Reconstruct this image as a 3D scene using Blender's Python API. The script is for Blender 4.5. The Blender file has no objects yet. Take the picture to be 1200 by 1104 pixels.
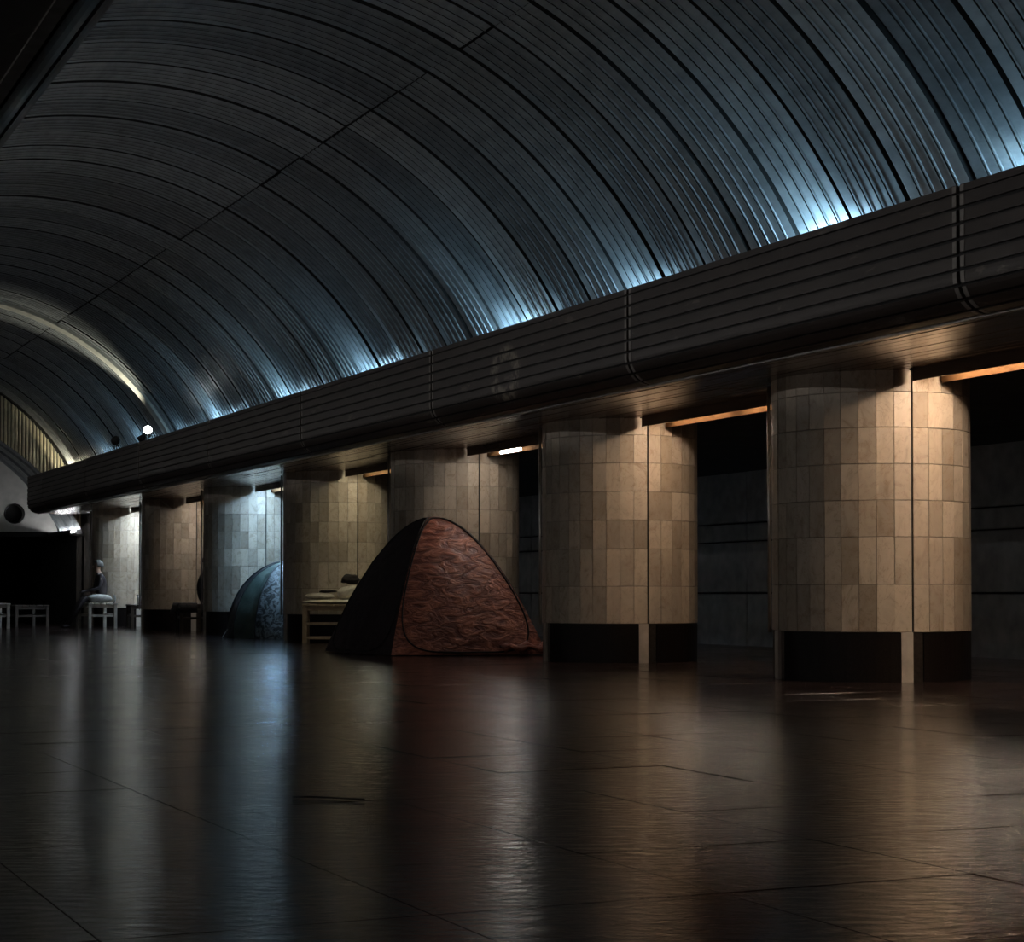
import bpy, bmesh, math, random
from mathutils import Vector, Matrix, noise

random.seed(11)
S = bpy.context.scene
COL = S.collection

# ---------------------------------------------------------------- camera
CAM_H = 0.772
YAW = math.atan(1000 / 2200)            # hall axis (+Y) lies to the left of the view axis
cam_d = bpy.data.cameras.new('camera')
cam = bpy.data.objects.new('camera', cam_d)
COL.objects.link(cam)
cam_d.sensor_fit = 'HORIZONTAL'
cam_d.sensor_width = 36.0
cam_d.lens = 36.0 * 2200 / 1200
PITCH = math.atan(60 / 2200)
cam_d.shift_y = 83 / 1200
cam_d.clip_start = 0.05
cam.location = (0, 0, CAM_H)
cam.rotation_euler = (math.pi / 2 + PITCH, 0, -YAW)
S.camera = cam

# ---------------------------------------------------------------- world + exposure
w = bpy.data.worlds.new('underground_dark')
S.world = w
w.use_nodes = True
w.node_tree.nodes['Background'].inputs[0].default_value = (0.5, 0.6, 0.7, 1)
w.node_tree.nodes['Background'].inputs[1].default_value = 0.004
S.view_settings.view_transform = 'Standard'
S.view_settings.look = 'None'
S.view_settings.gamma = 1
S.view_settings.use_curve_mapping = False
S.view_settings.exposure = 1.5

# colours of the lamps, bay by bay (each bay between two columns has its own tubes)
WARM = (1.0, 0.79, 0.62)
PINK = (1.0, 0.96, 0.94)
YEL = (1.0, 0.97, 0.76)
NEU = (1.0, 0.95, 0.92)
COOL = (0.62, 0.80, 1.0)
ICE = (0.37, 0.64, 1.0)
BLUE = (0.42, 0.74, 1.0)

# ================================================================= helpers
def mesh(name, verts, faces, smooth=False):
    me = bpy.data.meshes.new(name)
    me.from_pydata([tuple(v) for v in verts], [], faces)
    if smooth:
        me.polygons.foreach_set('use_smooth', [True] * len(me.polygons))
    me.update()
    return me

def obj(name, me, mat=None, parent=None, loc=(0, 0, 0), rot=(0, 0, 0)):
    o = bpy.data.objects.new(name, me)
    COL.objects.link(o)
    o.location = loc
    o.rotation_euler = rot
    if parent:
        o.parent = parent
    if mat and me is not None and not me.materials:
        me.materials.append(mat)
    return o

def empty(name, loc=(0, 0, 0), rz=0.0, parent=None):
    o = bpy.data.objects.new(name, None)
    COL.objects.link(o)
    o.location = loc
    o.rotation_euler = (0, 0, rz)
    o.empty_display_size = 0.1
    if parent:
        o.parent = parent
    return o

def tag(o, label=None, cat=None, group=None, kind=None):
    if label: o['label'] = label
    if cat: o['category'] = cat
    if group: o['group'] = group
    if kind: o['kind'] = kind
    return o

class MB:
    """collects boxes, tubes and patches into one mesh"""
    def __init__(s): s.v = []; s.f = []
    def add(s, v, f):
        b = len(s.v); s.v += [Vector(p) for p in v]; s.f += [tuple(i + b for i in q) for q in f]; return s
    def box(s, x0, x1, y0, y1, z0, z1):
        v = [(x, y, z) for z in (z0, z1) for y in (y0, y1) for x in (x0, x1)]
        return s.add(v, [(0, 2, 3, 1), (4, 5, 7, 6), (0, 1, 5, 4), (2, 6, 7, 3), (0, 4, 6, 2), (1, 3, 7, 5)])
    def cbox(s, x0, x1, y0, y1, z0, z1, c):
        """box with chamfered edges"""
        bm = bmesh.new()
        m = Matrix.Translation(((x0 + x1) / 2, (y0 + y1) / 2, (z0 + z1) / 2)) @ Matrix.Diagonal((x1 - x0, y1 - y0, z1 - z0, 1))
        bmesh.ops.create_cube(bm, size=1, matrix=m)
        bmesh.ops.bevel(bm, geom=bm.edges[:], offset=c, segments=1, affect='EDGES')
        bm.verts.ensure_lookup_table(); bm.verts.index_update()
        s.add([v.co.copy() for v in bm.verts], [tuple(v.index for v in f.verts) for f in bm.faces])
        bm.free(); return s
    def tube(s, pts, r, n=8, cap=True):
        pts = [Vector(p) for p in pts]
        rs = r if isinstance(r, (list, tuple)) else [r] * len(pts)
        rings = []
        up = None
        for i, p in enumerate(pts):
            d = (pts[min(i + 1, len(pts) - 1)] - pts[max(i - 1, 0)]).normalized()
            if up is None:
                up = Vector((0, 0, 1)) if abs(d.z) < .9 else Vector((1, 0, 0))
            a = d.cross(up).normalized(); b = a.cross(d).normalized(); up = b
            rings.append([p + (a * math.cos(2 * math.pi * k / n) + b * math.sin(2 * math.pi * k / n)) * rs[i] for k in range(n)])
        v = [q for g in rings for q in g]
        f = [(i * n + k, i * n + (k + 1) % n, (i + 1) * n + (k + 1) % n, (i + 1) * n + k) for i in range(len(rings) - 1) for k in range(n)]
        if cap:
            f += [tuple(range(n))[::-1], tuple((len(rings) - 1) * n + k for k in range(n))]
        return s.add(v, f)
    def lathe(s, prof, n=16, c=(0, 0, 0)):
        v = []
        for r, z in prof:
            v += [(c[0] + r * math.cos(2 * math.pi * k / n), c[1] + r * math.sin(2 * math.pi * k / n), c[2] + z) for k in range(n)]
        f = [(i * n + k, i * n + (k + 1) % n, (i + 1) * n + (k + 1) % n, (i + 1) * n + k) for i in range(len(prof) - 1) for k in range(n)]
        f += [tuple(range(n))[::-1], tuple((len(prof) - 1) * n + k for k in range(n))]
        return s.add(v, f)
    def me(s, name, smooth=False): return mesh(name, s.v, s.f, smooth)
    def build(s, name, mat, parent=None, loc=(0, 0, 0), rot=(0, 0, 0), smooth=False):
        return obj(name, s.me(name, smooth), mat, parent, loc, rot)

# ----------------------------------------------------------------- materials
def new_mat(name):
    m = bpy.data.materials.new(name); m.use_nodes = True
    nt = m.node_tree
    return m, nt, nt.nodes['Principled BSDF']

def N(nt, t, **kw):
    n = nt.nodes.new(t)
    for k, v in kw.items():
        if k in ('i',):
            for kk, vv in v.items(): n.inputs[kk].default_value = vv
        else: setattr(n, k, v)
    return n

def coords(nt, scale=(1, 1, 1), kind='Object', jitter=True):
    """texture coordinates, shifted per object so that alike pieces differ"""
    tc = N(nt, 'ShaderNodeTexCoord'); mp = N(nt, 'ShaderNodeMapping')
    mp.inputs['Scale'].default_value = scale
    nt.links.new(tc.outputs[kind], mp.inputs['Vector'])
    if jitter:
        oi = N(nt, 'ShaderNodeObjectInfo')
        mul = N(nt, 'ShaderNodeMath', operation='MULTIPLY'); mul.inputs[1].default_value = 37.0
        nt.links.new(oi.outputs['Random'], mul.inputs[0])
        cb = N(nt, 'ShaderNodeCombineXYZ')
        for k in range(3): nt.links.new(mul.outputs[0], cb.inputs[k])
        nt.links.new(cb.outputs[0], mp.inputs['Location'])
    return mp.outputs[0]

def ramp(nt, src, stops):
    r = N(nt, 'ShaderNodeValToRGB'); e = r.color_ramp.elements
    while len(e) < len(stops): e.new(0.5)
    for k, (p, c) in enumerate(stops):
        e[k].position = p; e[k].color = (*c, 1) if len(c) == 3 else c
    nt.links.new(src, r.inputs[0]); return r.outputs[0]

def mixc(nt, a, b, fac, mode='MIX'):
    m = N(nt, 'ShaderNodeMix', data_type='RGBA', blend_type=mode)
    for s, v in ((m.inputs[6], a), (m.inputs[7], b), (m.inputs[0], fac)):
        if hasattr(v, 'is_linked') or hasattr(v, 'links'): nt.links.new(v, s)
        else: s.default_value = v if not isinstance(v, tuple) else (*v, 1) if len(v) == 3 else v
    return m.outputs[2]

def bump(nt, bsdf, src, strength=.3, dist=.01):
    b = N(nt, 'ShaderNodeBump'); b.inputs['Strength'].default_value = strength; b.inputs['Distance'].default_value = dist
    nt.links.new(src, b.inputs['Height']); nt.links.new(b.outputs[0], bsdf.inputs['Normal']); return b

def noise_tex(nt, vec, scale, detail=3, rough=.5, dist=0.0):
    n = N(nt, 'ShaderNodeTexNoise'); n.inputs['Scale'].default_value = scale; n.inputs['Detail'].default_value = detail
    n.inputs['Roughness'].default_value = rough; n.inputs['Distortion'].default_value = dist
    nt.links.new(vec, n.inputs['Vector']); return n.outputs[0]

def simple(name, col, rough=.5, metal=0.0, nscale=12, var=.25, bstr=.15, bdist=.004, scale=(1, 1, 1), spec=.5):
    m, nt, b = new_mat(name)
    v = coords(nt, scale)
    n = noise_tex(nt, v, nscale, 4)
    lo = tuple(c * (1 - var) for c in col); hi = tuple(min(1, c * (1 + var)) for c in col)
    nt.links.new(ramp(nt, n, [(.3, lo), (.7, hi)]), b.inputs['Base Color'])
    b.inputs['Roughness'].default_value = rough; b.inputs['Metallic'].default_value = metal
    b.inputs['Specular IOR Level'].default_value = spec
    if bstr: bump(nt, b, n, bstr, bdist)
    return m

def emit(name, col, st):
    m, nt, b = new_mat(name)
    b.inputs['Base Color'].default_value = (*col, 1)
    b.inputs['Emission Color'].default_value = (*col, 1)
    b.inputs['Emission Strength'].default_value = st
    return m

def mat_marble():
    m, nt, b = new_mat('marble_tile')
    v = coords(nt, (1, 1, .7))
    n = noise_tex(nt, v, 5, 6, .65, 2.2)
    base = ramp(nt, n, [(.28, (.30, .235, .165)), (.45, (.47, .40, .315)), (.75, (.56, .49, .40))])
    oi = N(nt, 'ShaderNodeObjectInfo')
    tone = ramp(nt, oi.outputs['Random'], [(0, (.62, .59, .55)), (.35, (.86, .84, .81)), (.7, (.98, .97, .95)), (1, (1.12, 1.1, 1.06))])
    c = mixc(nt, base, tone, 1.0, 'MULTIPLY')
    n2 = noise_tex(nt, v, 2.2, 5, .6, 3.5)
    vein = ramp(nt, n2, [(.485, (1, 1, 1)), (.5, (.62, .52, .42)), (.515, (1, 1, 1))])
    c = mixc(nt, c, vein, .6, 'MULTIPLY')
    nt.links.new(c, b.inputs['Base Color'])
    b.inputs['Roughness'].default_value = .42
    bump(nt, b, n, .08, .004)
    return m

def mat_floor():
    m, nt, b = new_mat('polished_granite_floor')
    v = coords(nt, (1, 1, 1), 'Object', True)
    n = noise_tex(nt, v, 60, 3, .7)
    base = ramp(nt, n, [(.3, (.014, .010, .009)), (.55, (.036, .023, .020)), (.75, (.064, .042, .037))])
    oi = N(nt, 'ShaderNodeObjectInfo')
    tone = ramp(nt, oi.outputs['Random'], [(0, (.7, .68, .68)), (1, (1.15, 1.1, 1.1))])
    nt.links.new(mixc(nt, base, tone, 1.0, 'MULTIPLY'), b.inputs['Base Color'])
    tc = N(nt, 'ShaderNodeNewGeometry')
    n2 = noise_tex(nt, tc.outputs['Position'], 1.1, 4, .6)
    r = N(nt, 'ShaderNodeMapRange'); r.inputs[1].default_value = .3; r.inputs[2].default_value = .7
    r.inputs[3].default_value = .07; r.inputs[4].default_value = .17
    nt.links.new(n2, r.inputs[0]); nt.links.new(r.outputs[0], b.inputs['Roughness'])
    # hammered, slightly wavy polish
    m0 = N(nt, 'ShaderNodeMapping'); m0.inputs['Rotation'].default_value = (0, 0, .42)
    nt.links.new(tc.outputs['Position'], m0.inputs['Vector'])
    mp = N(nt, 'ShaderNodeMapping'); mp.inputs['Scale'].default_value = (.6, 1.3, 1)
    nt.links.new(m0.outputs[0], mp.inputs['Vector'])
    n3 = noise_tex(nt, mp.outputs[0], 17, 5, .66, .8)
    bump(nt, b, n3, .30, .010)
    b.inputs['Specular IOR Level'].default_value = .40
    return m

def mat_vault():
    m, nt, b = new_mat('brushed_aluminium_vault')
    oi = N(nt, 'ShaderNodeObjectInfo')
    v = coords(nt, (1, .25, .25))
    n = noise_tex(nt, v, 9, 4, .6)
    base = ramp(nt, n, [(.3, (.20, .215, .225)), (.7, (.33, .35, .36))])
    tone = ramp(nt, oi.outputs['Random'], [(0, (.66, .67, .68)), (.5, (.86, .87, .87)), (1, (1.1, 1.1, 1.08))])
    c = mixc(nt, base, tone, 1.0, 'MULTIPLY')
    # chalky scuffs
    v2 = coords(nt, (1, 1, 1))
    n4 = noise_tex(nt, v2, 1.3, 6, .7, .5)
    sc = ramp(nt, n4, [(.60, (0, 0, 0)), (.72, (.35, .35, .35))])
    c = mixc(nt, c, (.45, .46, .44), sc)
    nt.links.new(c, b.inputs['Base Color'])
    b.inputs['Metallic'].default_value = .5
    r = N(nt, 'ShaderNodeMapRange'); r.inputs[3].default_value = .34; r.inputs[4].default_value = .52
    nt.links.new(oi.outputs['Random'], r.inputs[0]); nt.links.new(r.outputs[0], b.inputs['Roughness'])
    bump(nt, b, n, .12, .004)
    return m

def mat_slat():
    m, nt, b = new_mat('bronze_anodised_slat')
    v = coords(nt, (1, .15, 1))
    n = noise_tex(nt, v, 7, 4, .6)
    c = ramp(nt, n, [(.3, (.026, .020, .017)), (.7, (.042, .032, .027))])
    v2 = coords(nt, (1, .5, 2.0))
    n2 = noise_tex(nt, v2, 3.2, 5, .65, .4)
    sc = ramp(nt, n2, [(.62, (0, 0, 0)), (.67, (.55, .55, .55))])
    c = mixc(nt, c, (.13, .11, .09), sc)
    # pale ring-shaped reflection painted into the slat colour above the brown tent
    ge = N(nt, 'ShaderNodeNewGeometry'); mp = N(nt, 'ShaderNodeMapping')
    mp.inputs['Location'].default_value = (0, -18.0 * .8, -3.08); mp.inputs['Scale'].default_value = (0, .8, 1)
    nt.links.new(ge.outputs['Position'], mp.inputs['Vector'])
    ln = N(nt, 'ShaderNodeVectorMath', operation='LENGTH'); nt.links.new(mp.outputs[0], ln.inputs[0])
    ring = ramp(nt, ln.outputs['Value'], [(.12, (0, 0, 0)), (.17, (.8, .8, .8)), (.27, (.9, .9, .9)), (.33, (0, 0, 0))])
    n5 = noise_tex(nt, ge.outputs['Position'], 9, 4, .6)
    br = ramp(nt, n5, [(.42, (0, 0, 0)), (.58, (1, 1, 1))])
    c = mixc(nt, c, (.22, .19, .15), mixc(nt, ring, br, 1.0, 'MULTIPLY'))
    nt.links.new(c, b.inputs['Base Color'])
    b.inputs['Roughness'].default_value = .42; b.inputs['Metallic'].default_value = .15; b.inputs['Specular IOR Level'].default_value = .3
    return m

M = {
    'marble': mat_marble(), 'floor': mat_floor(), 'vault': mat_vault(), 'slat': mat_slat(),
    'granite': simple('black_granite', (.010, .007, .006), .4, 0, 90, .5, 0, spec=.2),
    'strip': simple('pale_marble_strip', (.50, .44, .37), .4, 0, 8, .15, .05),
    'dark': simple('black_backing_and_shade', (.006, .006, .006), .8, 0, 10, .2, 0),
    'grout': simple('grey_grout', (.16, .135, .11), .9, 0, 30, .2, 0),
    'concrete': simple('dark_concrete', (.06, .06, .06), .8, 0, 3, .25, .1),
    'trackwall': simple('track_wall_panel', (.36, .36, .36), .5, 0, 4, .25, .1),
    'soffit': simple('bronze_soffit_board', (.20, .14, .10), .22, .5, 6, .35, .1, .003, (1, .12, 1)),
    'steel': simple('polished_steel', (.62, .60, .57), .28, 1.0, 20, .1, 0),
    'joint': simple('pale_joint_metal', (.17, .155, .14), .5, .2, 14, .2, 0),
    'trough_board': simple('orange_brown_board', (.040, .020, .008), .9, 0, 8, .2, 0, spec=.03),
    'dull_metal': simple('dull_grey_metal', (.20, .19, .18), .45, .8, 14, .2, .1),
    'black_metal': simple('black_metal', (.015, .015, .016), .45, .3, 14, .2, 0),
    'trough': simple('cream_lamp_trough', (.62, .52, .38), .35, .2, 10, .1, 0),
    'wood': simple('varnished_pine', (.40, .30, .20), .5, 0, 9, .25, .1, .003, (1, .2, 1)),
    'darkwood': simple('dark_stained_wood', (.055, .040, .030), .5, 0, 9, .25, .1, .003, (1, .2, 1)),
    'tympanum': simple('yellowish_corrugated_sheet', (.60, .56, .42), .5, .2, 5, .2, .1),
    'plaster': simple('grey_plaster', (.46, .45, .42), .85, 0, 4, .12, .1),
}

# ================================================================= the hall (X across, Y along, Z up)
CX = 4.775                    # middle of the vault
ZC, R = 1.46, 4.86            # centre height and radius of the vault
Y0, Y1 = -3.0, 46.2           # hall from behind the camera to the end wall
FX0, FX1 = -3.0, 14.5         # floor edges (left wall, platform edge)
PY = 4.9                      # column spacing
COLX, COLR = 10.04, 0.89
COLY = [14.2 + PY * k for k in range(7)]
SOF = 2.70                    # soffit height
SLAB = 0.8

# ---------------------------------------------------------------- floor
fl = empty('floor'); tag(fl, 'dark reddish granite slab floor, polished and reflective', kind='structure')
MB().box(FX0, FX1, Y0, 53.0, -0.35, -0.006).build('floor_bed', M['floor'], fl)
def slab_mb(sx, sy, c=.0012):
    return MB().cbox(-sx / 2, sx / 2, -sy / 2, sy / 2, -.04, 0, c)
slab_me = slab_mb(SLAB - .003, SLAB - .003).me('floor_slab')
slab_me.materials.append(M['floor'])
vx, vy = math.sin(YAW), math.cos(YAW)
cells = []
nx = int((FX1 - FX0) / SLAB); ny = int((53.0 - Y0) / SLAB)
for i in range(nx + 1):
    for j in range(ny):
        x = FX1 - SLAB * (i + .5); y = Y0 + SLAB * (j + .5)
        if x < FX0: continue
        d = x * vx + y * vy; s = x * vy - y * vx
        vis = d > 2.5 and abs(s) < d * 600 / 2200 + .8
        cells.append((0 if vis else 1, d, x, y))
cells.sort()
rest = MB()
for k, (nv, d, x, y) in enumerate(cells):
    tx, ty = random.gauss(0, .0008), random.gauss(0, .0008)
    dz = -abs(random.gauss(0, .0006))
    if k < 300:
        obj('floor_slab', slab_me, None, fl, (x, y, dz), (tx, ty, 0))
    else:
        h = SLAB / 2 - .0015
        p = [(x + sx * h, y + sy * h, dz + ty * -sx * h + tx * sy * h) for sx, sy in ((-1, -1), (1, -1), (1, 1), (-1, 1))]
        q = [(a, b, -.04) for a, b, _ in p]
        rest.add(p + q, [(0, 1, 2, 3), (0, 4, 5, 1), (1, 5, 6, 2), (2, 6, 7, 3), (3, 7, 4, 0)])
tag(rest.build('floor_slabs_far', M['floor'], fl), kind='stuff')

# ---------------------------------------------------------------- vault ceiling
ce = empty('ceiling'); tag(ce, 'barrel vault of dark ribbed aluminium panels', kind='structure')
MOD = 0.8
A_SPR = math.asin((2.75 - ZC) / R)
A_SEAM = math.radians(65.3)
def vault_panel(name, a0, a1, width, rad, zc, pans=5, segs=30, rib=.020, depth=.030):
    prof = [(-width / 2, .05), (-width / 2, 0)]
    pw = width / pans
    for k in range(1, pans):
        c = -width / 2 + pw * k
        if depth < .04:      # narrow sheets with turned lips and an open gap between them
            prof += [(c - .027, 0), (c - .023, -.010), (c - .009, -.010), (c - .008, depth), (c + .008, depth), (c + .009, -.010), (c + .023, -.010), (c + .027, 0)]
        else:
            prof += [(c - rib, 0), (c - rib * .55, -depth), (c + rib * .55, -depth), (c + rib, 0)]
    prof += [(width / 2, 0), (width / 2, .05)]
    v, f = [], []
    n = len(prof)
    for i in range(segs + 1):
        a = a0 + (a1 - a0) * i / segs
        for y, dr in prof:
            r = rad + dr
            v.append((r * math.cos(a), y, r * math.sin(a)))
    for i in range(segs):
        for k in range(n - 1):
            f.append((i * n + k, i * n + k + 1, (i + 1) * n + k + 1, (i + 1) * n + k))
    me = mesh(name, v, f, True)
    me.materials.append(M['vault']); me.materials.append(M['dark'])
    q = 0
    for i in range(segs):
        for k in range(n - 1):
            if max(prof[k][1], prof[k + 1][1]) > .015: me.polygons[q].material_index = 1     # shade in the gaps painted on as black sides
            q += 1
    for e in me.edges:
        a, b = e.vertices
        if abs(a - b) == n: e.use_edge_sharp = True
    return me
g = .004
pr = vault_panel('vault_panel', A_SPR, A_SEAM - g / 2, MOD - .065, R, ZC)
pl = vault_panel('vault_panel', A_SEAM + g / 2, math.pi - A_SPR, MOD - .065, R, ZC, segs=46)
y = 23.37 + MOD / 2 - MOD * 33
RIBY = None
while y < Y1 - .2:
    for me in (pr, pl):
        dr = random.uniform(-.004, .012)
        o = obj('vault_panel', me, None, ce, (CX, y, ZC), (0, random.gauss(0, .0012), random.gauss(0, .0016)))
        o.scale = (1 + dr / R, 1, 1 + dr / R)
    y += MOD
# shell behind the panels
sh = MB()
n = 40
for i in range(n + 1):
    a = A_SPR + (math.pi - 2 * A_SPR) * i / n
    for yy in (Y0, Y1 + .05):
        sh.v.append(Vector((CX + (R + .07) * math.cos(a), yy, ZC + (R + .07) * math.sin(a))))
sh.f = [(2 * i, 2 * i + 1, 2 * i + 3, 2 * i + 2) for i in range(n)]
sh.build('vault_shell', M['dark'], ce)
# projecting arch rib that catches the floodlight
RIB_Y = 35.9
rb = MB(); prof = [(-.14, .0), (-.14, -.05), (-.07, -.085), (.07, -.085), (.14, -.05), (.14, 0)]
for i in range(61):
    a = A_SPR + (math.pi - 2 * A_SPR) * i / 60
    for yy, dr in prof: rb.v.append(Vector((CX + (R + dr) * math.cos(a), RIB_Y + yy, ZC + (R + dr) * math.sin(a))))
rb.f = [(i * 6 + k, i * 6 + k + 1, i * 6 + k + 7, i * 6 + k + 6) for i in range(60) for k in range(5)]
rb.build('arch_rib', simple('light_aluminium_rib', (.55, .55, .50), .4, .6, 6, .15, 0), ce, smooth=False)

# ---------------------------------------------------------------- cornices (slatted beam fronts) + soffits
JOINT = [15.24 + 4.83 * k for k in range(-4, 7)]
def prof_pt(s):
    """distance s down the face -> (outward offset towards columns, height, normal)"""
    if s <= .625: return (0, 3.575 - s), (-1, 0)
    a = (s - .625) / .25
    return (.25 - .25 * math.cos(a), 2.95 - .25 * math.sin(a)), (-math.cos(a), -math.sin(a))
SL = [(0, .052)] + [(.065 + .106 * k,   .065 + .106 * k + .084) for k in range(9)]
def slat_mesh(s0, s1, ln, th=.018, side=1, seg=3, face=.0):
    v, f = [], []
    for i in range(seg + 1):
        s = s0 + (s1 - s0) * i / seg
        (dx, z), (nxx, nz) = prof_pt(s)
        for yy in (-ln / 2, ln / 2):
            v.append((side * (dx + nxx * (face)), yy, z + nz * face))
            v.append((side * (dx - nxx * (th)), yy, z - nz * th))
    for i in range(seg):
        a, b = 4 * i, 4 * i + 4
        f += [(a, a + 2, b + 2, b), (a + 1, b + 1, b + 3, a + 3), (a, b, b + 1, a + 1), (a + 2, a + 3, b + 3, b + 2)]
    f += [(0, 1, 3, 2), (4 * seg, 4 * seg + 2, 4 * seg + 3, 4 * seg + 1)]
    return mesh('slat', v, f)
def cornice(nm, face_x, side, label):
    root = empty(nm); tag(root, label, kind='structure')
    edges = [max(Y0, JOINT[0])] + JOINT[1:] + [Y1]
    cache = {}
    for k in range(len(edges) - 1):
        ya, yb = edges[k], edges[k + 1]
        ln = round(yb - ya - .04, 3)
        if ln < .3: continue
        for q, (s0, s1) in enumerate(SL):
            key = (q, ln)
            if key not in cache:
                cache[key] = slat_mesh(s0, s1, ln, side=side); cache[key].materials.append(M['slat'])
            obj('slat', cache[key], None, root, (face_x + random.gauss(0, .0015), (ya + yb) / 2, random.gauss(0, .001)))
    jm = MB()
    for s0, s1 in SL:
        me = slat_mesh(s0 + .004, s1 - .004, .042, th=.004, side=side, face=.004)
        jm.add([v.co.copy() for v in me.vertices], [tuple(p.vertices) for p in me.polygons])
    jme = jm.me('joint_strip'); jme.materials.append(M['joint'])
    for yj in edges[1:-1]:
        for d in (-.042, .042): obj('joint_strip', jme, None, root, (face_x, yj + d, 0))
    # backing behind the slats and the ledge that carries the cove lamps
    b = MB(); pts = []
    for i in range(14):
        (dx, z), (nn, nz) = prof_pt(1.018 * i / 13); pts.append((face_x + side * (dx - nn * .022), z - nz * .022))
    for x, z in pts:
        for yy in (Y0, Y1): b.v.append(Vector((x, yy, z)))
    b.f = [(2 * i, 2 * i + 1, 2 * i + 3, 2 * i + 2) for i in range(13)]
    b.build('slat_backing', M['dark'], root)
    x0, x1 = sorted((face_x + side * .03, face_x + side * 1.42))
    MB().box(x0, x1, Y0, Y1, 3.34, 3.38).build('cove_ledge', M['concrete'], root)
    # lip under the slats
    x0, x1 = sorted((face_x + side * .25, face_x + side * .30))
    MB().box(x0, x1, Y0, Y1, SOF - .012, SOF + .01).build('lip', M['dull_metal'], root)
    return root
cornice('trim_1', 8.10, 1, 'long bronze slatted beam front above the columns')
cornice('trim_2', 1.45, -1, 'slatted beam front crossing the top left corner')

# soffit boards between the cornice and the columns
bw = .115
for k in range(len(JOINT)):
    ya = JOINT[k]; yb = JOINT[k + 1] if k + 1 < len(JOINT) else Y1
    if yb < 4 or yb - ya < .3: continue
    ln = round(yb - ya - .012, 3)
    me = bpy.data.meshes.get('soffit_board_%.3f' % ln)
    if me is None:
        me = MB().cbox(0, bw - .010, -ln / 2, ln / 2, 0, .02, .003).me('soffit_board_%.3f' % ln); me.materials.append(M['soffit'])
    for q in range(12):
        obj('soffit_board', me, None, ce, (8.405 + bw * q, (ya + yb) / 2, SOF + random.uniform(-.003, .003)), (random.gauss(0, .0006), random.gauss(0, .012), 0))
MB().box(8.38, 9.86, Y0, Y1, SOF + .03, SOF + .06).build('soffit_backing', M['dark'], ce)
MB().box(FX0, 1.17, Y0, Y1, SOF + .03, SOF + .06).build('aisle_soffit', M['dark'], ce)
me = MB().cbox(0, .185, 0, 12.2, 0, .02, .003).me('aisle_board'); me.materials.append(M['slat'])
for q in range(21):
    for k in range(4): obj('aisle_board', me, None, ce, (.97 - .2 * q, Y0 + 12.3 * k, SOF + random.uniform(-.003, .003)))
MB().box(9.78, 17.6, Y0, 53, 2.92, 3.0).build('platform_ceiling', M['concrete'], ce)
MB().box(9.84, 9.88, Y0, Y1, SOF, 3.0).build('soffit_edge', M['dark'], ce)

# ---------------------------------------------------------------- walls
wr = empty('wall_right'); tag(wr, 'dark panelled wall behind the track beyond the columns', kind='structure')
MB().box(17.62, 17.8, Y0, 53, -1.3, 3.0).build('wall_core', M['dark'], wr)
for z0, z1 in ((-1.25, .755), (.785, 1.675), (1.70, 2.0), (2.025, 2.95)):
    me = MB().cbox(-.05, .05, -1.49, 1.49, z0, z1, .012).me('wall_panel'); me.materials.append(M['trackwall'])
    yy = 12.0
    while yy < 52:
        obj('wall_panel', me, None, wr, (17.56 + random.gauss(0, .004), yy, 0)); yy += 3.0
MB().box(14.5, 17.7, Y0, 53, -1.4, -1.25).build('track_bed', M['concrete'], wr)
MB().box(14.44, 14.5, Y0, 53, -1.3, -.03).build('platform_edge', M['concrete'], wr)
wl = MB().box(FX0 - .15, FX0, Y0, 53, -.1, 3.0).build('wall_left', M['concrete']); tag(wl, 'dark concrete side wall on the left, out of frame', kind='structure')
wb = MB().box(FX0, 17.7, Y0 - .15, Y0, -1.3, 6.6).build('wall_back', M['concrete']); tag(wb, 'dark concrete wall behind the viewpoint', kind='structure')

# end of the hall: corrugated tympanum over the lower arch of the escalator hall
we = empty('wall_end'); tag(we, 'end of the hall with corrugated tympanum and porthole wall', kind='structure')
R2 = 5.2; Z2 = 2.34; Y2 = 49.0
xx = CX - 4.2; n = 0
while xx < CX + 4.6:
    wdt = .085
    def top(x): return ZC + math.sqrt(max(.01, (R + .02) ** 2 - (x - CX) ** 2))
    def bot(x): return max(Z2, math.sqrt(max(0, R2 * R2 - (x - CX) ** 2)))
    if top(xx + wdt / 2) - bot(xx + wdt / 2) > .04:
        xa, xb = xx + .008, xx + wdt - .008
        v = [(xa, Y1 + .03, bot(xa)), (xb, Y1 + .03, bot(xb)), (xb, Y1 + .03, top(xb)), (xa, Y1 + .03, top(xa)),
             (xa + .02, Y1, bot(xa)), (xb - .02, Y1, bot(xb)), (xb - .02, Y1, top(xb)), (xa + .02, Y1, top(xa))]
        MB().add(v, [(4, 5, 6, 7), (0, 4, 7, 3), (1, 2, 6, 5), (0, 1, 5, 4), (3, 7, 6, 2)]).build('corrugation', M['tympanum'], we)
    xx += wdt
# backing of the tympanum
b = MB(); m_ = 40
for i in range(m_ + 1):
    x = CX - 4.8 + 9.6 * i / m_
    zt = ZC + math.sqrt(max(0.0, (R + .07) ** 2 - (x - CX) ** 2)); zb = math.sqrt(max(0, R2 * R2 - (x - CX) ** 2))
    b.v += [Vector((x, Y1 + .05, min(zb, zt))), Vector((x, Y1 + .05, zt))]
b.f = [(2 * i, 2 * i + 2, 2 * i + 3, 2 * i + 1) for i in range(m_)]
b.build('tympanum_backing', M['dark'], we)
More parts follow.
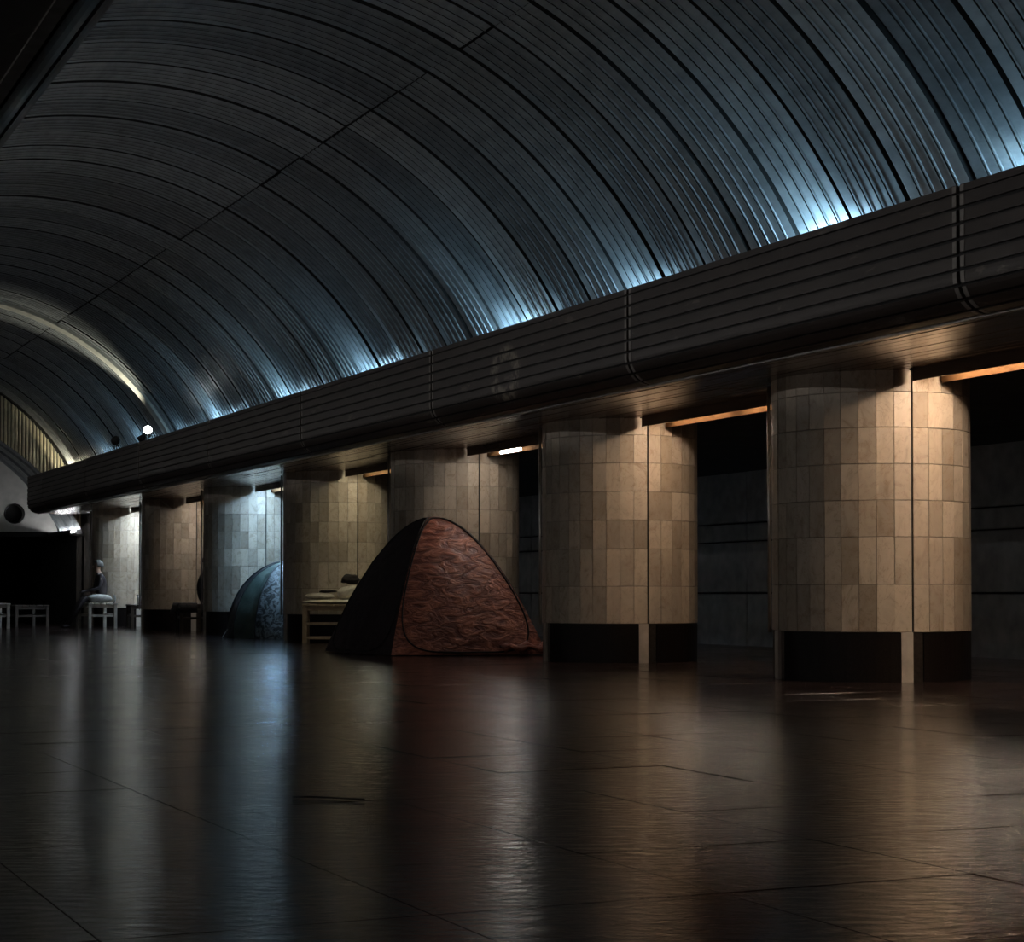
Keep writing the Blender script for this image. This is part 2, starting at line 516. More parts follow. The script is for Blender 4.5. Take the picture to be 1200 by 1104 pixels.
# ribbed vault of the escalator hall
a0 = math.asin(Z2 / R2)
v2 = vault_panel('escalator_vault_panel', a0, math.pi - a0, .92, R2, 0, pans=2, segs=40, rib=.05, depth=.05)
for k in range(3): obj('escalator_vault_panel', v2, None, we, (CX, Y1 + .05 + .47 + .94 * k, 0))
b = MB()
for i in range(41):
    a = a0 + (math.pi - 2 * a0) * i / 40
    b.v += [Vector((CX + (R2 + .06) * math.cos(a), yy, (R2 + .06) * math.sin(a))) for yy in (Y1 + .05, Y2)]
b.f = [(2 * i, 2 * i + 1, 2 * i + 3, 2 * i + 2) for i in range(40)]
b.build('escalator_vault_shell', M['dark'], we)
# far wall with a round opening
HX, HZ, HR = 8.28, 2.80, .245
ow = MB(); n = 48
out = []
for i in range(n):
    a = 2 * math.pi * i / n
    dx, dz = math.cos(a), math.sin(a)
    t = 30.0
    if dz < 0: t = min(t, (Z2 - HZ) / dz)
    # intersection with the arch
    px, pz = HX - CX, HZ
    bq = px * dx + pz * dz; cq = px * px + pz * pz - R2 * R2
    t = min(t, -bq + math.sqrt(bq * bq - cq))
    out.append((HX + dx * t, HZ + dz * t)); ow.v.append(Vector((HX + dx * HR, Y2, HZ + dz * HR)))
ow.v += [Vector((x, Y2, z)) for x, z in out]
ow.v += [Vector((HX + math.cos(2 * math.pi * i / n) * HR, Y2 + .3, HZ + math.sin(2 * math.pi * i / n) * HR)) for i in range(n)]
ow.f = [(i, (i + 1) % n, n + (i + 1) % n, n + i) for i in range(n)] + [(i, 2 * n + i, 2 * n + (i + 1) % n, (i + 1) % n) for i in range(n)]
ow.build('porthole_wall', M['plaster'], we)
MB().box(HX - .3, HX + .3, Y2 + .3, Y2 + .34, HZ - .3, HZ + .3).build('porthole_back', M['dark'], we)
MB().tube([(HX + math.cos(2 * math.pi * i / 32) * HR, Y2 - .01, HZ + math.sin(2 * math.pi * i / 32) * HR) for i in range(33)], .018, 6).build('porthole_rim', M['black_metal'], we)
# ledge carrying the escalator-hall lamps, lintel and dark wall below
for sx in (-1, 1):
    xa, xb = sorted((CX + sx * 4.35, CX + sx * 4.75))
    MB().box(xa, xb, Y1 + .05, Y2, Z2 - .16, Z2 - .12).build('lamp_ledge', M['dark'], we)
    xa, xb = sorted((CX + sx * 4.35, CX + sx * 4.39))
    MB().box(xa, xb, Y1 + .05, Y2, Z2 - .16, Z2 - .02).build('lamp_ledge_front', M['dark'], we)
MB().box(0, CX * 2, Y2, Y2 + .1, Z2 - .12, Z2).build('lintel', M['dark'], we)
MB().box(FX0, 17.7, 52.6, 52.9, -1.3, 3.2).build('dark_rear_wall', M['dark'], we)
MB().box(0, CX * 2, Y2 + .1, 52.6, Z2 - .12, Z2 - .06).build('lobby_ceiling', M['dark'], we)
MB().box(9.42, 9.6, Y1 + .6, 52.6, 0, 2.9).build('lobby_side_wall', M['concrete'], we)
MB().box(9.55, 17.6, Y1 + .6, Y1 + .75, -1.3, 3.0).build('platform_end_wall', M['concrete'], we)

# ---------------------------------------------------------------- columns
ROWS = [.433, .845, 1.257, 1.574, 1.89, 2.205, 2.515, 2.78]
DA = 9.89
tile_cache = {}
def tile_mesh(h, wdeg):
    key = (round(h, 3), wdeg)
    if key in tile_cache: return tile_cache[key]
    ga = math.degrees(.0022 / COLR); a0, a1 = math.radians(ga), math.radians(wdeg - ga)
    seg = max(1, round(wdeg / 10))
    v, f = [], []
    for i in range(seg + 1):
        a = a0 + (a1 - a0) * i / seg
        for r, z in ((COLR - .02, .002), (COLR - .002, .002), (COLR, .004), (COLR, h - .004), (COLR - .002, h - .002), (COLR - .02, h - .002)):
            v.append((r * math.sin(a), -r * math.cos(a), z))
    for i in range(seg):
        for k in range(5):
            f.append((i * 6 + k, i * 6 + 6 + k, i * 6 + 7 + k, i * 6 + 1 + k))
    f += [(0, 1, 2, 3, 4, 5), tuple(seg * 6 + 5 - k for k in range(6))]
    me = mesh('marble_tile', v, f); me.materials.append(M['marble'])
    tile_cache[key] = me
    return me
plinth_me = {}
def arc_block(name, r0, r1, a0, a1, z0, z1, mat, seg):
    v, f = [], []
    for i in range(seg + 1):
        a = math.radians(a0 + (a1 - a0) * i / seg)
        for r, z in ((r0, z0), (r1, z0), (r1, z1), (r0, z1)):
            v.append((r * math.sin(a), -r * math.cos(a), z))
    for i in range(seg):
        for k in range(4):
            f.append((i * 4 + k, i * 4 + 4 + k, i * 4 + 4 + (k + 1) % 4, i * 4 + (k + 1) % 4))
    f += [(0, 1, 2, 3), tuple(seg * 4 + 3 - k for k in range(4))]
    me = mesh(name, v, f, False); me.materials.append(mat); return me
pl_me = arc_block('plinth_stone', COLR - .06, COLR - .006, -83.0, -.2, 0, ROWS[0] - .004, M['granite'], 20)
st_me = arc_block('plinth_strip', COLR - .06, COLR + .004, -6.8, .0, 0, ROWS[0], M['strip'], 2)
core_me = MB().lathe([(COLR - .022, 0), (COLR - .022, 2.9)], 48).me('core', True); core_me.materials.append(M['grout'])
slot_me = arc_block('joint_slot', COLR - .03, COLR - .015, -.6, .6, ROWS[0], 2.78, M['dark'], 1)
rail_me = MB().tube([(0, 0, ROWS[0] - .02), (0, 0, 2.68)], .016, 8).me('edge_rail', True); rail_me.materials.append(M['steel'])
LAB = ['large warm lit marble column nearest the viewer, at the right',
       'warm lit marble column just right of the brown pop-up tent',
       'dim neutral marble column rising behind the brown tent',
       'yellow lit marble column behind the wooden bed with bedding',
       'bluish lit marble column behind the green dome tent',
       'grey beige marble column with a loose thin rod near its top',
       'farthest marble column, whitish, behind the bench with a red bag']
for k, cy in enumerate(COLY):
    root = empty('marble_column', (COLX, cy, 0), 0); tag(root, LAB[k], 'column', 'row of round marble columns')
    phi = math.degrees(math.atan2(COLX, cy))
    off = [23.6, 20.5, 21.5, 20, 17, 16, 15][k]
    rot = math.radians(-(phi - off))           # joint direction measured from -Y
    obj('core', core_me, None, root)
    for q in range(4):
        rz = rot + q * math.pi / 2
        obj('plinth_stone', pl_me, None, root, rot=(0, 0, rz))
        obj('plinth_strip', st_me, None, root, rot=(0, 0, rz))
        obj('joint_slot', slot_me, None, root, rot=(0, 0, rz))
    for r in range(7):
        h = ROWS[r + 1] - ROWS[r]
        for q in range(4):
            a = .35; i = 0
            while i < 9:
                wd = DA
                if i < 8 and random.random() < .16: wd = 2 * DA
                sc = 1.0
                obj('marble_tile', tile_mesh(h, wd), None, root, (0, 0, ROWS[r]), (0, 0, rot + q * math.pi / 2 + math.radians(.5 + i * DA)))
                i += round(wd / DA)
    # steel rail along the left edge
    fa = math.atan2(COLX, cy)
    ra = 1.63
    dx, dy = -math.sin(fa), -math.cos(fa); lx, ly = -math.cos(fa), math.sin(fa)
    p = Vector((dx * math.cos(ra) + lx * math.sin(ra), dy * math.cos(ra) + ly * math.sin(ra), 0)) * (COLR + .03)
    obj('edge_rail', rail_me, None, root, p)

# ---------------------------------------------------------------- lamp troughs between the columns
BAYS = [(-3, WARM, 30), (-2, WARM, 34), (-1, WARM, 60), (0, WARM, 33), (1, NEU, 13), (2, YEL, 19), (3, ICE, 105), (4, PINK, 20), (5, COOL, 115), (6, NEU, 20)]
PLACE = {-3: 'behind the viewpoint', -2: 'nearest the viewpoint, out of frame', -1: 'right of the nearest column', 0: 'between the two nearest columns',
         1: 'above the brown tent with one bare bright tube', 2: 'above the wooden bed', 3: 'above the green tent',
         4: 'before the grey beige column', 5: 'above the bench with a red bag', 6: 'at the far end past the last column'}
for k, colr, st in BAYS:
    yc = COLY[0] + PY * (k + .5); ln = 3.02
    if k == 6: yc = COLY[6] + 1.75; ln = 1.5
    root = empty('lamp_trough', (9.98, yc, SOF)); tag(root, 'lamp trough in the passage ceiling ' + PLACE[k], 'light', 'lamp troughs between the columns')
    MB().box(-.16, -.14, -ln / 2, ln / 2, -.10, .2).build('side_board', M['soffit'], root)
    MB().box(.14, .16, -ln / 2, ln / 2, -.10, .2).build('side_board', M['trough_board'], root)
    MB().box(-.14, .14, -ln / 2, ln / 2, .02, .05).build('trough_top', M['trough'], root)
    tm = emit('tube_glow_%d' % (k + 3), colr, st)
    for sy in (-1, 1) if ln > 2 else (0,):
        MB().tube([(0, sy * .72 - .6, -.035), (0, sy * .72 + .6, -.035)], .016, 8).build('tube', tm, root)
        for e in (-.62, .62): MB().box(-.02, .02, sy * .72 + e - .015, sy * .72 + e + .015, -.06, .02).build('socket', M['dull_metal'], root)
    if k == 1:   # one tube hangs below its trough
        MB().tube([(0, .15, -.095), (0, .75, -.095)], .022, 10).build('bare_tube', emit('bare_tube_glow', (1, .95, .88), 11), root)

# ---------------------------------------------------------------- cove tubes lying on the cornice ledges
def cove(x, y, ln, colr, st, label, ang=0):
    root = empty('cove_lamp', (x, y, 3.38), ang); tag(root, label, 'light', 'cove tubes along the beams')
    MB().box(-.04, .04, -ln / 2, ln / 2, .22, .26).box(-.03, .03, -.04, .04, 0, .22).build('batten', M['dull_metal'], root)
    MB().tube([(0, -ln / 2 + .03, .29), (0, ln / 2 - .03, .29)], .018, 8).build('tube', emit('cove_glow', colr, st), root)
    sg = 1 if x > CX else -1
    if sg > 0: MB().box(min(-sg * .10, -sg * .09), max(-sg * .10, -sg * .09), -ln / 2 - .3, ln / 2 + .3, .2, .42).build('added_shield', M['dull_metal'], root)  # unseen plate added to keep the tube's light off the opposite vault
    return root
CV = [(7.4, .7, 60, 'right of the frame'), (10.7, .7, 70, 'at the right edge of the frame'), (13.4, .8, 90, 'above the nearest column'),
      (16.7, .5, 60, 'between the two nearest columns'), (19.8, .8, 90, 'above the column right of the brown tent'),
      (24.6, .8, 90, 'above the dim column behind the brown tent'), (28.2, .8, 70, 'above the yellow lit column'),
      (32.2, .8, 70, 'above the green tent'), (34.9, .4, 40, 'just before the lit arch rib'), (37.9, .8, 36, 'just past the lit arch rib'),
      (41.3, .8, 36, 'above the farthest benches'), (45.3, 1.0, 90, 'at the far end wall')]
for y, ln, st, where in CV:
    cove(8.90, y, ln * .75, BLUE if y < 45 else (1, .9, .66), st * .9, 'bluish cove tube hidden behind the slatted beam ' + where)
for k in range(9):
    cove(.75, 4.0 + 5.2 * k, 1.0, (1.0, .97, .95), 76 if k < 5 else 26, 'cove tube hidden behind the left slatted beam')

# fill tubes added on the left wall for ambient light, out of frame
for k in range(-1, 5):
    root = empty('fill_lamp', (FX0 + .06, 2.0 + 4.9 * k, 2.0)); tag(root, 'added unseen fill tube on the left side wall', 'light', 'added fill tubes along the left wall')
    MB().box(-.06, 0, -.65, .65, -.04, .04).build('batten', M['dull_metal'], root)
    MB().tube([(.03, -.6, 0), (.03, .6, 0)], .016, 8).build('tube', emit('fill_tube_glow', NEU, 21), root)

# floodlights standing on the beam
def floodlight(x, y, aim, lit, label, spot=None):
    root = empty('floodlight', (x, y, 3.575)); tag(root, label, 'lamp', 'floodlights on the slatted beam')
    MB().box(-.05, .05, -.05, .05, -.2, .015).build('bracket_foot', M['black_metal'], root)
    MB().tube([(0, -.10, .02), (0, -.115, .2)], .010, 6).tube([(0, .10, .02), (0, .115, .2)], .010, 6).tube([(0, -.105, .02), (0, .105, .02)], .012, 6).build('bracket', M['black_metal'], root)
    d = Vector(aim).normalized(); q = d.to_track_quat('Z', 'Y').to_euler()
    hd = MB().lathe([(.045, -.09), (.075, -.06), (.09, -.01), (.094, .03), (.08, .03), (.076, .022)], 24).build('housing', M['black_metal'], root, (0, 0, .21), q, True)
    MB().lathe([(.001, .018), (.076, .018), (.076, .024), (.001, .026)], 24).build('lens', emit('flood_lens', (.95, 1, 1), 6) if lit else M['dull_metal'], hd)
    if spot:
        ld = bpy.data.lights.new('floodlight_beam', 'SPOT'); ld.energy = spot[0]; ld.color = spot[1]; ld.spot_size = spot[2]; ld.spot_blend = .9; ld.shadow_soft_size = .08
        lo = bpy.data.objects.new('floodlight_beam', ld); COL.objects.link(lo); lo.parent = root
        lo.location = Vector((0, 0, .21)) + d * .06; lo.rotation_euler = (-d).to_track_quat('Z', 'Y').to_euler()
    return root
floodlight(8.20, 34.3, (-8.2, -34.3, -2.6), True, 'round floodlight with bright white face on the beam, facing the viewer')
floodlight(8.20, 37.0, (.5, 1, .2), False, 'unlit round floodlight seen from behind on the far beam')
floodlight(8.45, 35.9, (-.5, 0, .85), False, 'floodlight on the beam aimed up along the bright arch rib', (150, (1.0, .95, .76), math.radians(75)))

# escalator-hall lamps behind their ledge
for sx, wh in ((1, 'right'), (-1, 'left')):
    root = empty('cove_lamp', (CX + sx * 4.52, (Y1 + Y2) / 2, Z2 - .12)); tag(root, 'white cove tube under the %s foot of the low arch at the far end' % wh, 'light', 'cove tubes along the beams')
    MB().box(-.03, .03, -1.25, 1.25, 0, .03).build('batten', M['dull_metal'], root)
    MB().tube([(0, -1.2, .06), (0, 1.2, .06)], .018, 8).build('tube', emit('escalator_tube_glow', (.95, .97, 1), 13), root)

# ================================================================= things in the hall
def fabric(name, col, col2, nscale=6, rough=.6, bstr=.5, bdist=.03, stretch=(1, 1, 1), lo=.4, hi=.62, sheen=0.0):
    m, nt, b = new_mat(name)
    v = coords(nt, stretch)
    n = noise_tex(nt, v, nscale, 6, .62, 1.4)
    nt.links.new(ramp(nt, n, [(lo, col), (hi, col2)]), b.inputs['Base Color'])
    b.inputs['Roughness'].default_value = rough
    bump(nt, b, n, bstr, bdist)
    return m
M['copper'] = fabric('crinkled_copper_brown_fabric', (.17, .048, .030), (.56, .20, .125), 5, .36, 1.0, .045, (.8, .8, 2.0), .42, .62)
M['shaded'] = fabric('shaded_copper_fabric', (.020, .012, .014), (.032, .018, .020), 7, .7, .4, .02)
M['tent_green'] = fabric('green_tent_fabric', (.045, .070, .060), (.075, .110, .095), 3, .5, .3, .03)
M['tent_dark'] = fabric('black_tent_fabric', (.012, .014, .016), (.03, .032, .036), 3, .6, .3, .03)
M['tent_camo'] = fabric('pale_mottled_tent_fabric', (.030, .036, .038), (.22, .25, .26), 9, .6, .4, .03, (1, 1, 1), .46, .56)
M['cream'] = fabric('cream_bedding', (.50, .44, .36), (.66, .60, .50), 5, .85, .6, .03)
M['black_cloth'] = fabric('black_cloth', (.010, .009, .009), (.028, .022, .020), 6, .85, .6, .03)
M['brown_cloth'] = fabric('brown_cloth', (.050, .028, .018), (.10, .06, .04), 6, .85, .6, .03)
M['red_cloth'] = fabric('dull_red_cloth', (.14, .035, .030), (.26, .08, .07), 6, .8, .5, .02)
M['grey_cloth'] = fabric('grey_pillow_cloth', (.26, .26, .25), (.40, .40, .38), 6, .85, .5, .02)
M['white_plastic'] = simple('white_plastic', (.7, .68, .66), .4, 0, 10, .06, 0)
M['dark_hair'] = simple('greying_hair', (.07, .066, .06), .7, 0, 40, .3, .2)
M['bottle'] = simple('dark_bottle_plastic', (.05, .035, .035), .2, 0, 10, .1, 0)

def superpatch(P, nu, nv, name, mat, parent, loc=(0, 0, 0)):
    v = [P(i / nu, j / nv) for j in range(nv + 1) for i in range(nu + 1)]
    f = [(j * (nu + 1) + i, j * (nu + 1) + i + 1, (j + 1) * (nu + 1) + i + 1, (j + 1) * (nu + 1) + i) for j in range(nv) for i in range(nu)]
    o = obj(name, mesh(name, v, f, True), mat, parent, loc)
    return o

# ---- brown pop-up tent between the second and third column
tent = empty('popup_tent', (9.02, 22.29, 0)); tag(tent, 'crinkled copper brown pop-up tent standing on the floor before the columns', 'tent')
TC = Vector((9.02, 22.29, 0)); TH = 1.74
cor = [Vector((8.17, 21.55, 0)) - TC, Vector((10.06, 21.07, 0)) - TC, Vector((9.88, 23.03, 0)) - TC, Vector((7.98, 23.50, 0)) - TC]
def tent_side(p, q, seed, wr=.016):
    nrm = (q - p).cross(Vector((0, 0, 1))).normalized()
    def P(u, s, off=0.0):
        v = 1 - (1 - s) ** 1.8
        rho = max(0.0, 1 - v) ** .55
        b = p.lerp(q, u) * rho
        pos = Vector((b.x, b.y, TH * v + .012))
        k = math.sin(math.pi * u)
        pos += nrm * (.10 * k * math.sin(math.pi * min(1, v * .9 + .1)) * rho + .05 * k * rho)
        nz = noise.noise(Vector((pos.x * 5 + seed, pos.y * 5, pos.z * 9)))
        nz2 = noise.noise(Vector((pos.x * 14 + seed, pos.y * 14, pos.z * 26)))
        pos += nrm * (wr * nz + wr * .5 * nz2) * (.25 + .75 * k)
        pos += nrm * off
        pos.z = max(pos.z, .008)
        return pos
    return P
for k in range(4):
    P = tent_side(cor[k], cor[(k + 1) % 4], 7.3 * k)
    mt = M['copper'] if k in (0, 1) else M['shaded']  # two sides get the shade painted in as near-black cloth
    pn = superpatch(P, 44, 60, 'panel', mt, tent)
    if k == 0: pn['label'] = 'copper brown crinkled panel facing the viewer'
    if k == 3: pn['label'] = 'dark maroon side panel with shade put into its colour'
    lp = []
    for i in range(97):       # hoop sewn round the panel, with rounded lower corners
        a = 2 * math.pi * i / 96
        cu, cv = math.cos(a), math.sin(a)
        e = .42
        u = .5 + .485 * math.copysign(abs(cu) ** e, cu); s = .46 + .45 * math.copysign(abs(cv) ** e, cv)
        lp.append(P(u, s, .008))
    MB().tube(lp, .011, 6, False).build('hoop', M['black_cloth'], pn, smooth=True)
# bunched hem at the right corner
hm = MB(); c1, c0 = cor[1], cor[0]
for i in range(9):
    p = c1.lerp(cor[0], i / 26) + Vector((0, 0, .10 + .03 * math.sin(i * 2.1)))
    hm.v.append(p)
pts = hm.v[:]
MB().tube([p + Vector((.02, -.06, 0)) for p in pts], [.05 + .022 * math.sin(i * 1.7) for i in range(9)], 10).build('bunched_hem', M['copper'], tent, smooth=True)

# ---- green dome tent in the passage between the fourth and fifth column
dome = empty('dome_tent', (10.1, 31.35, 0)); tag(dome, 'dark green dome tent with pale mottled front, half hidden by a column', 'tent')
fa = math.atan2(10.1, 31.35)
DR, DH = 1.20, 1.33
bounds = [-165, -118, -62, -18, 34, 60, 100, 148, 195]
dm = ['tent_green', 'tent_dark', 'tent_green', 'tent_camo', 'tent_green', 'tent_dark', 'tent_dark', 'tent_green']
def dome_pt(az, s, off=0.0, sag=0.0):
    v = math.sin(s * math.pi / 2)
    r = DR * math.cos(s * math.pi / 2) ** .92
    th = math.radians(az)
    d = Vector((-math.sin(fa) * math.cos(th) - math.cos(fa) * math.sin(th), -math.cos(fa) * math.cos(th) + math.sin(fa) * math.sin(th), 0))
    p = d * (r + off - sag) + Vector((0, 0, DH * v + .01 + off * .6 - sag * .5))
    return p
for k in range(8):
    a, b = bounds[k], bounds[k + 1]
    def P(u, s, a=a, b=b, k=k):
        sg = .07 * math.sin(math.pi * u) * math.sin(math.pi * min(1, s + .08))
        p = dome_pt(a + (b - a) * u, s, 0, sg)
        return p + (p - Vector((0, 0, .5))).normalized() * (.014 * noise.noise(p * 6 + Vector((k, 0, 0))) + .006 * noise.noise(p * 17))
    pn = superpatch(P, 16, 26, 'gore_panel', M[dm[k]], dome)
    if k == 3: pn['label'] = 'pale mottled door panel'
    MB().tube([dome_pt(a, i / 24 * .99, .008) for i in range(25)], .010, 6).build('pole_sleeve', M['tent_dark'], pn, smooth=True)
p0 = dome_pt(78, 0)
MB().tube([p0 + Vector((-.10, -.10, .0)), p0 + Vector((.02, 0, .14))], .008, 5).build('guy_strap', M['grey_cloth'], dome)

# ---- benches
def bench(x, y, rz, L, W, H, mat, label, slats=5, low=True, name='wooden_bench'):
    root = empty(name, (x, y, 0), rz); tag(root, label, 'bench', 'wooden benches along the columns')
    sw = L / slats
    for i in range(slats):
        MB().cbox(-L / 2 + sw * i + .008, -L / 2 + sw * (i + 1) - .008, -W / 2, W / 2, H - .03, H, .005).build('seat_slat', mat, root)
    for sx in (-1, 1):
        for sy in (-1, 1):
            cx, cyy = sx * (L / 2 - .05), sy * (W / 2 - .05)
            MB().cbox(cx - .033, cx + .033, cyy - .033, cyy + .033, 0, H - .03, .004).build('leg', mat, root)
    for sy in (-1, 1):
        MB().cbox(-L / 2 + .06, L / 2 - .06, sy * (W / 2 - .05) - .015, sy * (W / 2 - .05) + .015, H - .10, H - .03, .004).build('apron', mat, root)
        MB().cbox(-L / 2 + .06, L / 2 - .06, sy * (W / 2 - .05) - .014, sy * (W / 2 - .05) + .014, H * .46, H * .46 + .04, .004).build('stretcher', mat, root)
        if low: MB().cbox(-L / 2 + .06, L / 2 - .06, sy * (W / 2 - .05) - .014, sy * (W / 2 - .05) + .014, .06, .10, .004).build('stretcher', mat, root)
    for sx in (-1, 1):
        MB().cbox(sx * (L / 2 - .05) - .014, sx * (L / 2 - .05) + .014, -W / 2 + .06, W / 2 - .06, H * .5, H * .5 + .04, .004).build('side_rail', mat, root)
    return root
M['palewood'] = simple('weathered_pale_wood', (.42, .38, .33), .6, 0, 9, .2, .1, .003, (1, .2, 1))
b1 = bench(8.86, 41.7, 0, .66, 1.2, .55, M['palewood'], 'pale slatted bench under the seated person and grey pillow', low=False)
b2 = bench(6.66, 42.2, 0, .62, 1.2, .55, M['palewood'], 'pale wooden bench cut by the left edge of the photo', low=False)
b3 = bench(9.86, 41.55, -.1, .70, .9, .52, M['darkwood'], 'dark reddish bench before the farthest column holding a red bag', low=False)
b4 = bench(9.60, 36.2, -.15, .70, 1.0, .56, M['darkwood'], 'dark bench draped with black cloth between two far columns', low=False)
b5 = bench(9.68, 27.63, -.40, 1.25, .62, .60, M['wood'], 'tall wooden bed frame with rungs beside the brown tent', low=True, name='bed_frame')
b5['category'] = 'bed'; del b5['group']
b6 = bench(7.62, 43.6, .1, .8, 1.2, .5, M['darkwood'], 'barely visible dark bench in the gloom left of the seated person', low=False)

def puff(name, label, cat, mat, x, y, z, sx, sy, sz, rz=0.0, seed=0, e=.55, wr=.10, tilt=0, group=None):
    """soft pillow or bundle, resting with its lowest point at z"""
    v, f = [], []
    nu, nv = 28, 16
    for j in range(nv + 1):
        t = -math.pi / 2 + math.pi * j / nv
        for i in range(nu):
            a = 2 * math.pi * i / nu
            sg = lambda c, p: math.copysign(abs(c) ** p, c)
            p = Vector((sx * sg(math.cos(a), e) * abs(math.cos(t)) ** .8, sy * sg(math.sin(a), e) * abs(math.cos(t)) ** .8, sz * sg(math.sin(t), .85)))
            nn = noise.noise(Vector((p.x / sx * 1.6 + seed, p.y / sy * 1.6, p.z / sz * 1.6)))
            p *= 1 + wr * nn
            v.append(p)
    for j in range(nv):
        for i in range(nu):
            f.append((j * nu + i, j * nu + (i + 1) % nu, (j + 1) * nu + (i + 1) % nu, (j + 1) * nu + i))
    mt = Matrix.Rotation(tilt, 3, 'Y')
    v = [mt @ p for p in v]
    zm = min(p.z for p in v)
    o = obj(name, mesh(name, [p - Vector((0, 0, zm)) for p in v], f, True), mat, None, (x, y, z), (0, 0, rz))
    tag(o, label, cat, group)
    return o
# bedding on the bed frame
puff('folded_blanket', 'cream mattress pad covering the wooden bed frame', 'mattress', M['cream'], 9.68, 27.63, .60, .64, .31, .035, -.40, 3, .3, .04)
puff('pillow', 'cream pillow at the left end of the bed', 'pillow', M['cream'], 9.34, 27.77, .672, .22, .20, .05, -.40, 5)
puff('pillow', 'plump cream pillow leaning in the middle of the bed', 'pillow', M['cream'], 9.76, 27.60, .672, .18, .16, .10, -.40, 9, tilt=-.2)
puff('clothing_bundle', 'dark clothing heap on top of the plump cream pillow', 'clothing', M['black_cloth'], 9.78, 27.58, .90, .14, .11, .075, -.4, 12, .8, .3)
puff('clothing_bundle', 'flat black garment lying between the two cream pillows', 'clothing', M['black_cloth'], 9.44, 27.68, .775, .13, .10, .022, -.4, 15, .8, .3)
puff('clothing_bundle', 'round dark bundle on the bed next to the tent', 'clothing', M['brown_cloth'], 10.06, 27.46, .675, .10, .10, .11, -.4, 18, .9, .2)
# far benches
puff('pillow', 'grey pillow on the near end of the pale bench', 'pillow', M['grey_cloth'], 8.83, 41.32, .55, .25, .17, .095, 0, 21)
puff('clothing_bundle', 'white rag at the right corner of the pale bench', 'clothing', M['grey_cloth'], 9.14, 41.25, .55, .03, .06, .085, 0, 23, .8, .3)
puff('bag', 'dull red bag lying on the dark bench by the farthest column', 'bag', M['red_cloth'], 9.98, 41.56, .52, .23, .2, .10, 0, 27, .6, .2)
cup = empty('cup', (9.70, 41.35, .52)); tag(cup, 'white cup with dark lid on the dark far bench', 'cup')
MB().lathe([(.035, 0), (.055, .16), (.055, .18)], 16).build('cup_body', M['white_plastic'], cup, smooth=True)
MB().lathe([(.056, .18), (.056, .20), (.04, .215)], 16).build('lid', M['black_metal'], cup)
bt = empty('bottle', (10.13, 41.21, .52)); tag(bt, 'dark bottle standing behind the red bag', 'bottle')
MB().lathe([(.075, 0), (.08, .05), (.08, .24), (.03, .36), (.028, .42)], 16).build('bottle_body', M['bottle'], bt, smooth=True)
MB().lathe([(.032, .42), (.032, .46)], 12).build('cap', M['black_metal'], bt)
# cloth draped over the dark bench
def drape(u, v):
    x = -.42 + .42 * u; yy = -.53 + 1.06 * v
    z = .572
    if x < -.36: z -= (-.36 - x) * 3.0
    if yy < -.5: z -= .18
    return Vector((x, yy, z + .006 * noise.noise(Vector((x * 9, yy * 9, 1)))))
dr = superpatch(drape, 20, 24, 'cloth', M['black_cloth'], None, (9.60, 36.2, 0)); dr.rotation_euler = (0, 0, -.15)
sm = dr.modifiers.new('thick', 'SOLIDIFY'); sm.thickness = .01; sm.offset = 1
tag(dr, 'black cloth hanging over the end of the dark bench', 'cloth')

